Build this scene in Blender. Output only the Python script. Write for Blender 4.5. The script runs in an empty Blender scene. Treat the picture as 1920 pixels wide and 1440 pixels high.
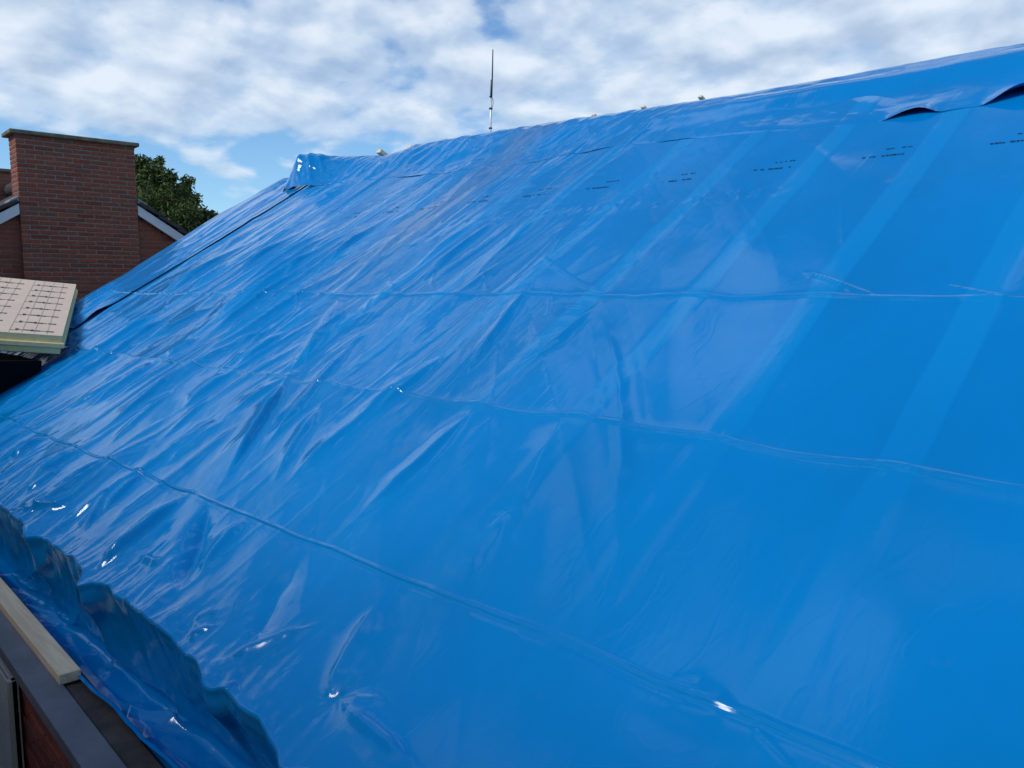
import bpy, bmesh, math, random
import numpy as np
from mathutils import Vector, Matrix

# ------------------------------------------------------------------ camera, sky, sun, exposure
S = bpy.context.scene
COL = S.collection
R = math.radians
EYE = 5.3                                   # eye height above the ground (on a scaffold)
F, CX, CY = 1523.0, 960.0, 720.0            # focal length and centre in photo pixels (1920 x 1440)
TH = math.atan(175 / 1523)                  # camera pitch (down)
A = math.atan2(1560, 1523 * math.cos(TH) + 175 * math.sin(TH))
FWD = np.array([-math.cos(A), math.sin(A), 0.0])
RGT = np.array([math.sin(A), math.cos(A), 0.0])

cd = bpy.data.cameras.new('camera'); cam = bpy.data.objects.new('camera', cd); COL.objects.link(cam)
cam.location = (0, 0, EYE); cam.rotation_euler = (R(90) - TH, 0, R(90) - A)
cd.sensor_width = 36; cd.lens = F / 1920 * 36; cd.clip_start = 0.05; cd.clip_end = 3000
S.camera = cam
S.render.resolution_x = 1024; S.render.resolution_y = 768

SUN_AZ, SUN_EL = R(-125), R(42)               # azimuth right of the camera heading
sh = FWD * math.cos(SUN_AZ) + RGT * math.sin(SUN_AZ)
SUN = np.array([sh[0] * math.cos(SUN_EL), sh[1] * math.cos(SUN_EL), math.sin(SUN_EL)])
sd = bpy.data.lights.new('sun', 'SUN'); so = bpy.data.objects.new('sun', sd); COL.objects.link(so)
sd.energy = 2.1; sd.angle = R(18); sd.color = (1.0, 0.95, 0.87)
so.rotation_euler = Vector(-SUN).to_track_quat('-Z', 'Y').to_euler(); so.location = (0, 0, 40)

W = bpy.data.worlds.new('World'); S.world = W; W.use_nodes = True
nt = W.node_tree; nt.nodes.clear()
def N(t, typ, **kw):
    n = t.nodes.new(typ)
    for k, v in kw.items(): setattr(n, k, v)
    return n
def math_node(t, op, a, b=None, c=None, clamp=False):
    n = N(t, 'ShaderNodeMath', operation=op, use_clamp=clamp)
    for i, v in enumerate((a, b, c)):
        if v is None: continue
        if isinstance(v, (int, float)): n.inputs[i].default_value = v
        else: t.links.new(v, n.inputs[i])
    return n.outputs[0]
def ramp(t, fac, stops, interp='LINEAR'):
    n = N(t, 'ShaderNodeValToRGB'); n.color_ramp.interpolation = interp
    cr = n.color_ramp
    while len(cr.elements) < len(stops): cr.elements.new(0.5)
    for e, (p, c) in zip(cr.elements, stops):
        e.position = p; e.color = (c, c, c, 1) if isinstance(c, (int, float)) else (*c, 1)
    t.links.new(fac, n.inputs[0]); return n.outputs[0]
def mixc(t, fac, a, b, mode='MIX'):
    n = N(t, 'ShaderNodeMix', data_type='RGBA', blend_type=mode)
    for i, v in ((0, fac), (6, a), (7, b)):
        if isinstance(v, (int, float)): n.inputs[i].default_value = v
        elif isinstance(v, tuple): n.inputs[i].default_value = (*v, 1)
        else: t.links.new(v, n.inputs[i])
    return n.outputs[2]
def noise(t, vec, scale, detail=4, rough=0.5, dist=0.0):
    n = N(t, 'ShaderNodeTexNoise'); n.inputs['Scale'].default_value = scale
    n.inputs['Detail'].default_value = detail; n.inputs['Roughness'].default_value = rough
    n.inputs['Distortion'].default_value = dist
    if vec is not None: t.links.new(vec, n.inputs['Vector'])
    return n.outputs[0]
def mapping(t, vec, loc=(0,0,0), rot=(0,0,0), scale=(1,1,1)):
    n = N(t, 'ShaderNodeMapping'); n.inputs[1].default_value = loc; n.inputs[2].default_value = rot; n.inputs[3].default_value = scale
    t.links.new(vec, n.inputs[0]); return n.outputs[0]

sky = N(nt, 'ShaderNodeTexSky'); sky.sky_type = 'NISHITA'; sky.sun_disc = False
sky.sun_elevation = SUN_EL; sky.sun_rotation = math.atan2(SUN[0], SUN[1])
sky.air_density = 1.0; sky.dust_density = 0.1; sky.ozone_density = 4.0
SKYK = 0.135                                 # sky strength
tc = N(nt, 'ShaderNodeTexCoord')
sep = N(nt, 'ShaderNodeSeparateXYZ'); nt.links.new(tc.outputs['Generated'], sep.inputs[0])
zz = math_node(nt, 'MAXIMUM', sep.outputs[2], 0.02)
zc = math_node(nt, 'ADD', zz, 0.30)
px = math_node(nt, 'DIVIDE', sep.outputs[0], zc); py = math_node(nt, 'DIVIDE', sep.outputs[1], zc)
cmb = N(nt, 'ShaderNodeCombineXYZ'); nt.links.new(px, cmb.inputs[0]); nt.links.new(py, cmb.inputs[1])
cv = mapping(nt, cmb.outputs[0], loc=(3.1, 1.7, 0.0))
big = noise(nt, cv, 1.3, 2, 0.5)
mid = noise(nt, cv, 5.2, 9, 0.49, 0.1)
rad = N(nt, 'ShaderNodeVectorMath', operation='LENGTH'); nt.links.new(cmb.outputs[0], rad.inputs[0])
far = ramp(nt, math_node(nt, 'DIVIDE', rad.outputs['Value'], 10.0), [(0.180, 0.0), (0.196, 0.06), (0.216, 0.28), (0.3, 0.5)])
den = math_node(nt, 'ADD', math_node(nt, 'MULTIPLY', mid, 0.8), math_node(nt, 'MULTIPLY', big, 0.45))
den = math_node(nt, 'SUBTRACT', den, far)
# the cloud bank thins out towards the left 
ldir = N(nt, 'ShaderNodeVectorMath', operation='DOT_PRODUCT'); nt.links.new(cmb.outputs[0], ldir.inputs[0])
ld = -RGT*0.8 - FWD*0.1; ldir.inputs[1].default_value = tuple(ld)
den = math_node(nt, 'SUBTRACT', den, ramp(nt, math_node(nt, 'ADD', math_node(nt, 'MULTIPLY', ldir.outputs['Value'], 0.2), 0.5), [(0.64, 0.0), (0.80, 0.07)]))
den = math_node(nt, 'SUBTRACT', den, ramp(nt, math_node(nt, 'DIVIDE', rad.outputs['Value'], 10.0), [(0.095, 0.24), (0.15, 0.0)]))   # thinner overhead
bdir = N(nt, 'ShaderNodeVectorMath', operation='DOT_PRODUCT'); nt.links.new(cmb.outputs[0], bdir.inputs[0]); bdir.inputs[1].default_value = tuple(-FWD)
den = math_node(nt, 'SUBTRACT', den, ramp(nt, math_node(nt, 'ADD', math_node(nt, 'MULTIPLY', bdir.outputs['Value'], 0.2), 0.5), [(0.45, 0.0), (0.62, 0.11)]))
cov = ramp(nt, den, [(0.375, 0.0), (0.51, 0.74), (0.65, 1.0)], 'EASE')
cov = math_node(nt, 'MULTIPLY', cov, 0.93)
shade = noise(nt, mapping(nt, cmb.outputs[0], loc=(3.145, 1.655, 0.0)), 5.2, 7, 0.49, 0.1)
sdot = N(nt, 'ShaderNodeVectorMath', operation='DOT_PRODUCT'); nt.links.new(tc.outputs['Generated'], sdot.inputs[0]); sdot.inputs[1].default_value = tuple(SUN)
glow = ramp(nt, sdot.outputs['Value'], [(0.90, 0.0), (1.0, 1.0)], 'EASE')   # clouds scatter more light near the sun
ccol = ramp(nt, math_node(nt, 'SUBTRACT', math_node(nt, 'ADD', mid, 0.5), shade), [(0.32, (0.46, 0.58, 0.76)), (0.50, (0.63, 0.75, 0.90)), (0.66, (0.82, 0.90, 1.0))])
gl = N(nt, 'ShaderNodeVectorMath', operation='SCALE'); nt.links.new(ccol, gl.inputs[0]); nt.links.new(math_node(nt, 'MULTIPLY_ADD', glow, 0.35, 1.0), gl.inputs['Scale']); ccol = gl.outputs[0]
skyc = N(nt, 'ShaderNodeVectorMath', operation='MULTIPLY'); nt.links.new(sky.outputs[0], skyc.inputs[0]); skyc.inputs[1].default_value = (SKYK*0.80, SKYK*1.0, SKYK*1.12)
wc = mixc(nt, cov, skyc.outputs[0], ccol)
bg = N(nt, 'ShaderNodeBackground'); nt.links.new(wc, bg.inputs[0]); bg.inputs[1].default_value = 1.0
wo = N(nt, 'ShaderNodeOutputWorld'); nt.links.new(bg.outputs[0], wo.inputs[0])

S.view_settings.view_transform = 'Standard'; S.view_settings.look = 'None'
S.view_settings.gamma = 1.0; S.view_settings.exposure = 0.0
S.render.engine = 'CYCLES'

# ------------------------------------------------------------------ pixel -> direction helpers
def ray(x, y):
    r = (x - CX) / F; u = -(y - CY) / F
    fw = math.cos(TH) + u * math.sin(TH); up = u * math.cos(TH) - math.sin(TH)
    return FWD * fw + RGT * r + np.array([0, 0, up])
H = 1.65                                    # distance from the eye to the roof plane
RP = R(31.4)
NRM = np.array([0, -math.sin(RP), math.cos(RP)]); VV = np.array([0, math.cos(RP), math.sin(RP)])
E3 = np.array([0, 0, EYE])
def uv(x, y, off=0.0):                      # pixel -> roof coordinates (along ridge, up slope)
    d = ray(x, y); t = -(H - off) / (d @ NRM); p = d * t
    return float(p[0]), float(p @ VV)
ROOF_M = Matrix(((1, 0, 0, 0), (0, math.cos(RP), -math.sin(RP), -H * NRM[1]), (0, math.sin(RP), math.cos(RP), EYE - H * NRM[2]), (0, 0, 0, 1)))
def roof_pt(u, v, w):
    return np.array([u, 0, 0]) + VV * v + NRM * (w - H) + E3

# ------------------------------------------------------------------ object helpers
def link(name, me, mat=None, parent=None, label=None, cat=None, group=None, kind=None):
    o = bpy.data.objects.new(name, me); COL.objects.link(o)
    if mat is not None and me is not None and not me.materials: me.materials.append(mat)
    if parent is not None: o.parent = parent
    tag(o, label, cat, group, kind); return o
def tag(o, label=None, cat=None, group=None, kind=None):
    for k, v in (('label', label), ('category', cat), ('group', group), ('kind', kind)):
        if v: o[k] = v
    return o
def empty(name, loc, label=None, cat=None, group=None):
    o = bpy.data.objects.new(name, None); COL.objects.link(o); o.location = loc
    o.empty_display_size = 0.1
    return tag(o, label, cat, group)
def mesh(name, verts, faces, smooth=False):
    me = bpy.data.meshes.new(name); me.from_pydata([tuple(map(float, v)) for v in verts], [], faces); me.update()
    if smooth: me.polygons.foreach_set('use_smooth', [True] * len(me.polygons))
    return me
BOXF = [(0,3,2,1),(4,5,6,7),(0,1,5,4),(1,2,6,5),(2,3,7,6),(3,0,4,7)]
def frame_box(o, a, b, c):                  # corner o and three edge vectors
    o, a, b, c = map(np.asarray, (o, a, b, c))
    return [o, o+a, o+a+b, o+b, o+c, o+a+c, o+a+b+c, o+b+c]
def bev(me, w=0.004, seg=1):
    bm = bmesh.new(); bm.from_mesh(me)
    bmesh.ops.recalc_face_normals(bm, faces=bm.faces)
    if w > 0: bmesh.ops.bevel(bm, geom=list(bm.edges), offset=w, segments=seg, affect='EDGES', profile=0.6)
    bm.to_mesh(me); bm.free(); return me
def box_mesh(name, o, a, b, c, w=0.004, seg=1):
    return bev(mesh(name, frame_box(o, a, b, c), BOXF), w, seg)
def boxc(name, lo, hi, w=0.004, seg=1):
    lo = np.array(lo, float); d = np.array(hi, float) - lo
    return box_mesh(name, lo, (d[0],0,0), (0,d[1],0), (0,0,d[2]), w, seg)
def tube(name, pts, rads, n=10):
    pts = [np.asarray(p, float) for p in pts]; vs = []; fs = []
    for i, p in enumerate(pts):
        d = pts[min(i+1, len(pts)-1)] - pts[max(i-1, 0)]; d /= np.linalg.norm(d)
        a = np.cross(d, [0.3, 0.9, 0.2]); a /= np.linalg.norm(a); b = np.cross(d, a)
        for k in range(n):
            t = 2 * math.pi * k / n; vs.append(p + rads[i] * (a * math.cos(t) + b * math.sin(t)))
    for i in range(len(pts) - 1):
        for k in range(n):
            fs.append((i*n+k, i*n+(k+1) % n, (i+1)*n+(k+1) % n, (i+1)*n+k))
    fs.append(tuple(range(n-1, -1, -1))); fs.append(tuple((len(pts)-1)*n+k for k in range(n)))
    return mesh(name, vs, fs, True)
def grid_mesh(name, X, Y, Z, smooth=True):
    ni, nj = X.shape
    co = np.stack([X, Y, Z], -1).reshape(-1, 3).astype(np.float32)
    i, j = np.meshgrid(np.arange(ni-1), np.arange(nj-1), indexing='ij'); a = (i*nj+j).ravel()
    q = np.stack([a, a+nj, a+nj+1, a+1], -1).astype(np.int32)
    me = bpy.data.meshes.new(name)
    me.vertices.add(len(co)); me.vertices.foreach_set('co', co.ravel())
    me.loops.add(q.size); me.loops.foreach_set('vertex_index', q.ravel())
    me.polygons.add(len(q)); me.polygons.foreach_set('loop_start', np.arange(0, q.size, 4, dtype=np.int32))
    me.update(calc_edges=True)
    me.polygons.foreach_set('use_smooth', np.full(len(q), smooth))
    return me

# ------------------------------------------------------------------ numpy noise
def perlin(x, y, seed=0):
    xi = np.floor(x).astype(np.int64); yi = np.floor(y).astype(np.int64); xf = x - xi; yf = y - yi
    def g(ix, iy, dx, dy):
        hsh = (ix * 374761393 + iy * 668265263 + seed * 2147483647) & 0xFFFFFFFF
        hsh = ((hsh ^ (hsh >> 13)) * 1274126177) & 0xFFFFFFFF
        hsh = ((hsh ^ (hsh >> 16)) * 2246822519) & 0xFFFFFFFF
        ang = (hsh & 0xFFFF) / 65536.0 * 2 * np.pi
        return np.cos(ang) * dx + np.sin(ang) * dy
    u = xf**3 * (xf * (xf * 6 - 15) + 10); v = yf**3 * (yf * (yf * 6 - 15) + 10)
    a = g(xi, yi, xf, yf); b = g(xi+1, yi, xf-1, yf); c = g(xi, yi+1, xf, yf-1); d = g(xi+1, yi+1, xf-1, yf-1)
    return (a + u*(b-a)) * (1-v) + (c + u*(d-c)) * v * 1.0
def fbm(x, y, seed=0, oct=3, gain=0.5):
    s = 0; a = 1.0
    for k in range(oct):
        s = s + a * perlin(x * 2**k + 17.3*k, y * 2**k - 9.1*k, seed + k); a *= gain
    return s
def ridged(x, y, seed=0):                   # 0..1, sharp crests
    return np.clip(1 - np.abs(perlin(x, y, seed)) * 2.6, 0, 1)
def softr(x, y, seed=0): return np.exp(-(perlin(x, y, seed)*4.2)**2)   # broad rounded folds
def sstep(a, b, x):
    t = np.clip((x - a) / (b - a), 0, 1); return t * t * (3 - 2 * t)

# ------------------------------------------------------------------ materials
def new_mat(name):
    m = bpy.data.materials.new(name); m.use_nodes = True
    t = m.node_tree; b = t.nodes['Principled BSDF']; return m, t, b
def simple(name, col, rough=0.6, var=0.15, scale=8.0, bump=0.15, bscale=40.0, spec=0.4, metal=0.0, bdist=0.01):
    m, t, b = new_mat(name); c = N(t, 'ShaderNodeTexCoord').outputs['Object']
    n1 = noise(t, c, scale, 6, 0.6)
    lo = tuple(max(0, v * (1 - var)) for v in col); hi = tuple(min(1, v * (1 + var)) for v in col)
    t.links.new(ramp(t, n1, [(0.3, lo), (0.7, hi)]), b.inputs['Base Color'])
    b.inputs['Roughness'].default_value = rough; b.inputs['Specular IOR Level'].default_value = spec; b.inputs['Metallic'].default_value = metal
    bp = N(t, 'ShaderNodeBump'); bp.inputs['Strength'].default_value = bump; bp.inputs['Distance'].default_value = bdist
    t.links.new(noise(t, c, bscale, 5, 0.6), bp.inputs['Height']); t.links.new(bp.outputs[0], b.inputs['Normal'])
    return m

RAFT0, RAFTP = -0.49 * H, 0.345 * H         # rafter positions under the film
def tarp_material(name, bands=True, hue=(0.0, 0.222, 0.575)):
    m, t, b = new_mat(name); c = N(t, 'ShaderNodeTexCoord').outputs['Object']
    sp = N(t, 'ShaderNodeSeparateXYZ'); t.links.new(c, sp.inputs[0])
    n1 = noise(t, mapping(t, c, scale=(1.3, 0.7, 1)), 1.1, 4, 0.55)
    k0 = tuple(v * 0.90 for v in hue); k1 = tuple(v * 1.08 for v in hue)
    col = ramp(t, n1, [(0.3, k0), (0.7, k1)])
    if bands:                                # film lying tight on pale rafters shows lighter there
        wob = math_node(t, 'MULTIPLY', math_node(t, 'SUBTRACT', noise(t, mapping(t, c, scale=(1, 1, 0)), 0.9, 2), 0.5), 0.10)
        f = math_node(t, 'ADD', math_node(t, 'DIVIDE', math_node(t, 'SUBTRACT', sp.outputs[0], RAFT0), RAFTP), math_node(t, 'ADD', wob, 0.5))
        d = math_node(t, 'ABSOLUTE', math_node(t, 'SUBTRACT', math_node(t, 'FRACT', f), 0.5))
        bm_ = ramp(t, d, [(0.092, 1.0), (0.115, 0.0)], 'EASE')
        up = ramp(t, math_node(t, 'DIVIDE', sp.outputs[1], 6.0), [(0.24, 0.15), (0.40, 1.0)])
        bm_ = math_node(t, 'MULTIPLY', math_node(t, 'MULTIPLY', bm_, up), 0.55)
        col = mixc(t, bm_, col, (hue[0] + 0.002, hue[1] * 1.26, min(0.92, hue[2] * 1.14)))
    # a broad grey-blue band running down the slope, and a little site dirt
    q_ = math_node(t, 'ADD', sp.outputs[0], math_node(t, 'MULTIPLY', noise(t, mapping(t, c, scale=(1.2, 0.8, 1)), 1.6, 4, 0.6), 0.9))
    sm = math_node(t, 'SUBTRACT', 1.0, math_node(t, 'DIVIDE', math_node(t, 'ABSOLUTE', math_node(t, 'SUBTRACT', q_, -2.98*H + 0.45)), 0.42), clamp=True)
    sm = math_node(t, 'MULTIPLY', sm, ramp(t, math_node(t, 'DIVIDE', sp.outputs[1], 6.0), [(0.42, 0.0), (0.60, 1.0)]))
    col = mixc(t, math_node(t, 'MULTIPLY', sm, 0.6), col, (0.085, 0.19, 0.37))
    dn = noise(t, c, 3.1, 8, 0.7)
    dirt = ramp(t, dn, [(0.64, 0.0), (0.74, 0.22)])
    col = mixc(t, dirt, col, (0.10, 0.16, 0.30))
    sp2 = noise(t, c, 19.0, 3, 0.5)
    col = mixc(t, ramp(t, sp2, [(0.80, 0.0), (0.83, 0.45)]), col, (0.20, 0.14, 0.09))
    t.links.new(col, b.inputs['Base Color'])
    rn = noise(t, c, 2.3, 6, 0.6)
    t.links.new(ramp(t, rn, [(0.3, 0.06), (0.7, 0.14)]), b.inputs['Roughness'])
    b.inputs['Specular IOR Level'].default_value = 0.34
    # fine crinkle and scuffs
    f1 = noise(t, mapping(t, c, rot=(0, 0, 0.12), scale=(9, 2.2, 1)), 3.0, 6, 0.55, 0.3)
    f2 = noise(t, mapping(t, c, rot=(0, 0, 0.7), scale=(3, 1, 1)), 14.0, 5, 0.6, 0.6)
    f3 = noise(t, c, 120.0, 3, 0.5)
    def lines(vec, sc, wdt, seed):
        n_ = noise(t, mapping(t, vec, loc=(seed, seed*2, 0)), sc, 2, 0.4, 0.4)
        return math_node(t, 'SUBTRACT', 1.0, math_node(t, 'MULTIPLY', math_node(t, 'ABSOLUTE', math_node(t, 'SUBTRACT', n_, 0.5)), wdt), clamp=True)
    cl = math_node(t, 'ADD', lines(mapping(t, c, scale=(1.6, 0.8, 1)), 2.2, 60, 3.0), math_node(t, 'MULTIPLY', lines(mapping(t, c, rot=(0, 0, 0.9), scale=(1.5, 0.6, 1)), 5.0, 40, 8.0), 0.6))
    hgt0 = math_node(t, 'MULTIPLY', math_node(t, 'MULTIPLY', cl, noise(t, c, 1.7, 3, 0.6)), 0.8)
    f1 = math_node(t, 'ADD', f1, hgt0)
    hgt = math_node(t, 'ADD', math_node(t, 'MULTIPLY', f1, 1.0), math_node(t, 'ADD', math_node(t, 'MULTIPLY', f2, 0.45), math_node(t, 'MULTIPLY', f3, 0.05)))
    lft = ramp(t, math_node(t, 'DIVIDE', math_node(t, 'MULTIPLY', sp.outputs[0], -1), 10.0), [(0.08, 0.6), (0.40, 1.0)])
    bp = N(t, 'ShaderNodeBump'); bp.inputs['Distance'].default_value = 0.0007
    t.links.new(math_node(t, 'MULTIPLY', lft, 0.7), bp.inputs['Strength'])
    t.links.new(hgt, bp.inputs['Height']); t.links.new(bp.outputs[0], b.inputs['Normal'])
    return m

def brick_material(name, mortar=False):
    m, t, b = new_mat(name); c = N(t, 'ShaderNodeTexCoord').outputs['Object']
    if mortar:
        col = ramp(t, noise(t, c, 14, 5, 0.6), [(0.3, (0.20, 0.17, 0.14)), (0.7, (0.31, 0.27, 0.225))])
    else:
        r1 = N(t, 'ShaderNodeObjectInfo').outputs['Random']; r2 = N(t, 'ShaderNodeNewGeometry').outputs['Random Per Island']
        rr = math_node(t, 'FRACT', math_node(t, 'ADD', r1, r2))
        base = ramp(t, rr, [(0.0, (0.28, 0.078, 0.050)), (0.35, (0.39, 0.102, 0.060)), (0.6, (0.44, 0.116, 0.065)), (0.8, (0.33, 0.108, 0.068)), (1.0, (0.26, 0.108, 0.072))])
        fl = noise(t, c, 22, 6, 0.65)
        col = mixc(t, ramp(t, fl, [(0.35, 0.32), (0.75, 0.0)]), base, (0.075, 0.040, 0.038))
        col = mixc(t, ramp(t, noise(t, c, 60, 4, 0.6), [(0.62, 0.0), (0.8, 0.35)]), col, (0.33, 0.26, 0.22))
    t.links.new(col, b.inputs['Base Color']); b.inputs['Roughness'].default_value = 0.9; b.inputs['Specular IOR Level'].default_value = 0.2
    bp = N(t, 'ShaderNodeBump'); bp.inputs['Strength'].default_value = 0.5; bp.inputs['Distance'].default_value = 0.006
    t.links.new(noise(t, c, 45, 6, 0.65), bp.inputs['Height']); t.links.new(bp.outputs[0], b.inputs['Normal'])
    return m

def wood_material(name, lo=(0.76, 0.56, 0.33), hi=(0.95, 0.80, 0.55), axis=0):
    m, t, b = new_mat(name); c = N(t, 'ShaderNodeTexCoord').outputs['Object']
    sc = [34, 34, 34]; sc[axis] = 1.6
    g = noise(t, mapping(t, c, scale=tuple(sc)), 1.0, 6, 0.6, 0.8)
    g2 = noise(t, mapping(t, c, scale=tuple(4 if k != axis else 0.7 for k in range(3))), 2.0, 3, 0.5)
    col = ramp(t, g, [(0.32, lo), (0.5, tuple((a+b_)/2 for a, b_ in zip(lo, hi))), (0.66, hi)])
    col = mixc(t, ramp(t, g2, [(0.45, 0.0), (0.75, 0.35)]), col, (0.56, 0.38, 0.20))
    t.links.new(col, b.inputs['Base Color']); b.inputs['Roughness'].default_value = 0.72
    bp = N(t, 'ShaderNodeBump'); bp.inputs['Strength'].default_value = 0.25; bp.inputs['Distance'].default_value = 0.003
    t.links.new(g, bp.inputs['Height']); t.links.new(bp.outputs[0], b.inputs['Normal'])
    return m

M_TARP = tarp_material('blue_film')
M_TARP2 = tarp_material('blue_film_ridge', bands=False)
M_BRICK = brick_material('red_brick'); M_MORTAR = brick_material('mortar', True)
M_WOOD = wood_material('pine'); M_WOODY = wood_material('pine_slope', axis=1)
M_LEAD = simple('lead_coping', (0.15, 0.155, 0.175), 0.55, 0.22, 5, 0.12, 60)
M_BITUM = simple('bitumen_ledge', (0.07, 0.056, 0.047), 0.85, 0.4, 9, 0.5, 120, bdist=0.006)
M_STONE = simple('cap_stone', (0.20, 0.17, 0.115), 0.9, 0.45, 7, 0.4, 50)
M_WHITE = simple('white_paint', (0.72, 0.73, 0.76), 0.5, 0.06, 5, 0.05)
M_TILE = simple('dark_tile', (0.060, 0.052, 0.052), 0.75, 0.35, 9, 0.4, 60)
M_FLASH = simple('lead_flashing', (0.24, 0.25, 0.26), 0.6, 0.3, 14, 0.3, 40)
M_DARK = simple('dark_metal', (0.05, 0.055, 0.06), 0.45, 0.2)
M_ALU = simple('aluminium', (0.80, 0.81, 0.83), 0.35, 0.08, metal=0.3)
M_FOAM = simple('pir_foam', (0.90, 0.70, 0.33), 0.85, 0.08, 20, 0.3, 200, bdist=0.003)
M_PAPER = simple('board_facing', (0.86, 0.65, 0.46), 0.65, 0.06, 4, 0.08, 90, bdist=0.002)
M_INK = simple('black_ink', (0.055, 0.05, 0.075), 0.6, 0.2)
M_INKL = simple('faint_ink', (0.46, 0.38, 0.31), 0.6, 0.1)
M_PRINT = simple('film_print', (0.003, 0.022, 0.085), 0.5, 0.2)
M_PANEL = simple('ribbed_panel', (0.42, 0.39, 0.32), 0.6, 0.1, 5, 0.1)
M_GROUND = simple('ground', (0.10, 0.11, 0.06), 0.95, 0.4, 0.6, 0.3, 4)
M_DECK = simple('roof_boards', (0.35, 0.26, 0.17), 0.8, 0.2)

# ------------------------------------------------------------------ ground and the house under the film
g = mesh('ground', [(-900,-900,0),(900,-900,0),(900,900,0),(-900,900,0)], [(0,1,2,3)])
link('ground', g, M_GROUND, kind='structure')

UL = -5.76 * H                              # gable edge of the covered roof
VR = 3.38 * H                               # ridge line
Z0 = EYE
V_LO = 0.02
house = empty('covered_house', (0, 0, 0), 'long brick house whose pitched roof lies under the blue film', 'house')
def rp(u, v, w): return roof_pt(u, v, w)
# roof boards: two slopes meeting at the ridge
a0 = rp(UL + 0.06, 0.42, -0.10); a1 = rp(2.5, 0.42, -0.10); b0 = rp(UL + 0.06, VR, -0.10); b1 = rp(2.5, VR, -0.10)
fs = b0[1] - a0[1]
c0 = np.array([b0[0], b0[1] + fs, a0[2]]); c1 = np.array([b1[0], b1[1] + fs, a1[2]])
dn = np.array([0, 0, -0.12])
deck = mesh('roof_deck', [a0, a1, b1, b0, c0, c1, a0+dn, a1+dn, b1+dn, b0+dn, c0+dn, c1+dn],
            [(0,1,2,3),(3,2,5,4),(6,9,8,7),(9,10,11,8),(0,3,9,6),(3,4,10,9),(1,7,8,2),(2,8,11,5),(0,6,7,1),(4,5,11,10)])
link('roof_deck', deck, M_DECK, house)
YB = a0[1] + 0.10                           # wall under the eave
link('gable_wall', mesh('gable_wall', [(UL+0.12, YB, 0), (UL+0.12, c0[1]-0.1, 0), (UL+0.12, c0[1]-0.1, c0[2]-0.15), (UL+0.12, b0[1], b0[2]-0.15), (UL+0.12, YB, a0[2]-0.15),
      (2.3, YB, 0), (2.3, c0[1]-0.1, 0), (2.3, c0[1]-0.1, c0[2]-0.15), (2.3, b0[1], b0[2]-0.15), (2.3, YB, a0[2]-0.15)],
      [(0,4,3,2,1),(5,6,7,8,9),(0,5,9,4),(1,2,7,6),(2,3,8,7),(3,4,9,8)]), M_MORTAR, house)

# ------------------------------------------------------------------ the blue film: height field over the roof plane
VC = [0.535 * H, 1.072 * H, 1.61 * H]       # factory fold creases
def vlip(U): return np.interp(U, [-5.8*H, -3.14*H, -2.3*H, -1.78*H, -1.47*H, -1.13*H, 0, 2], [0.235*H, 0.222*H, 0.212*H, 0.197*H, 0.178*H, 0.155*H, 0.11*H, 0.08*H])

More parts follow.
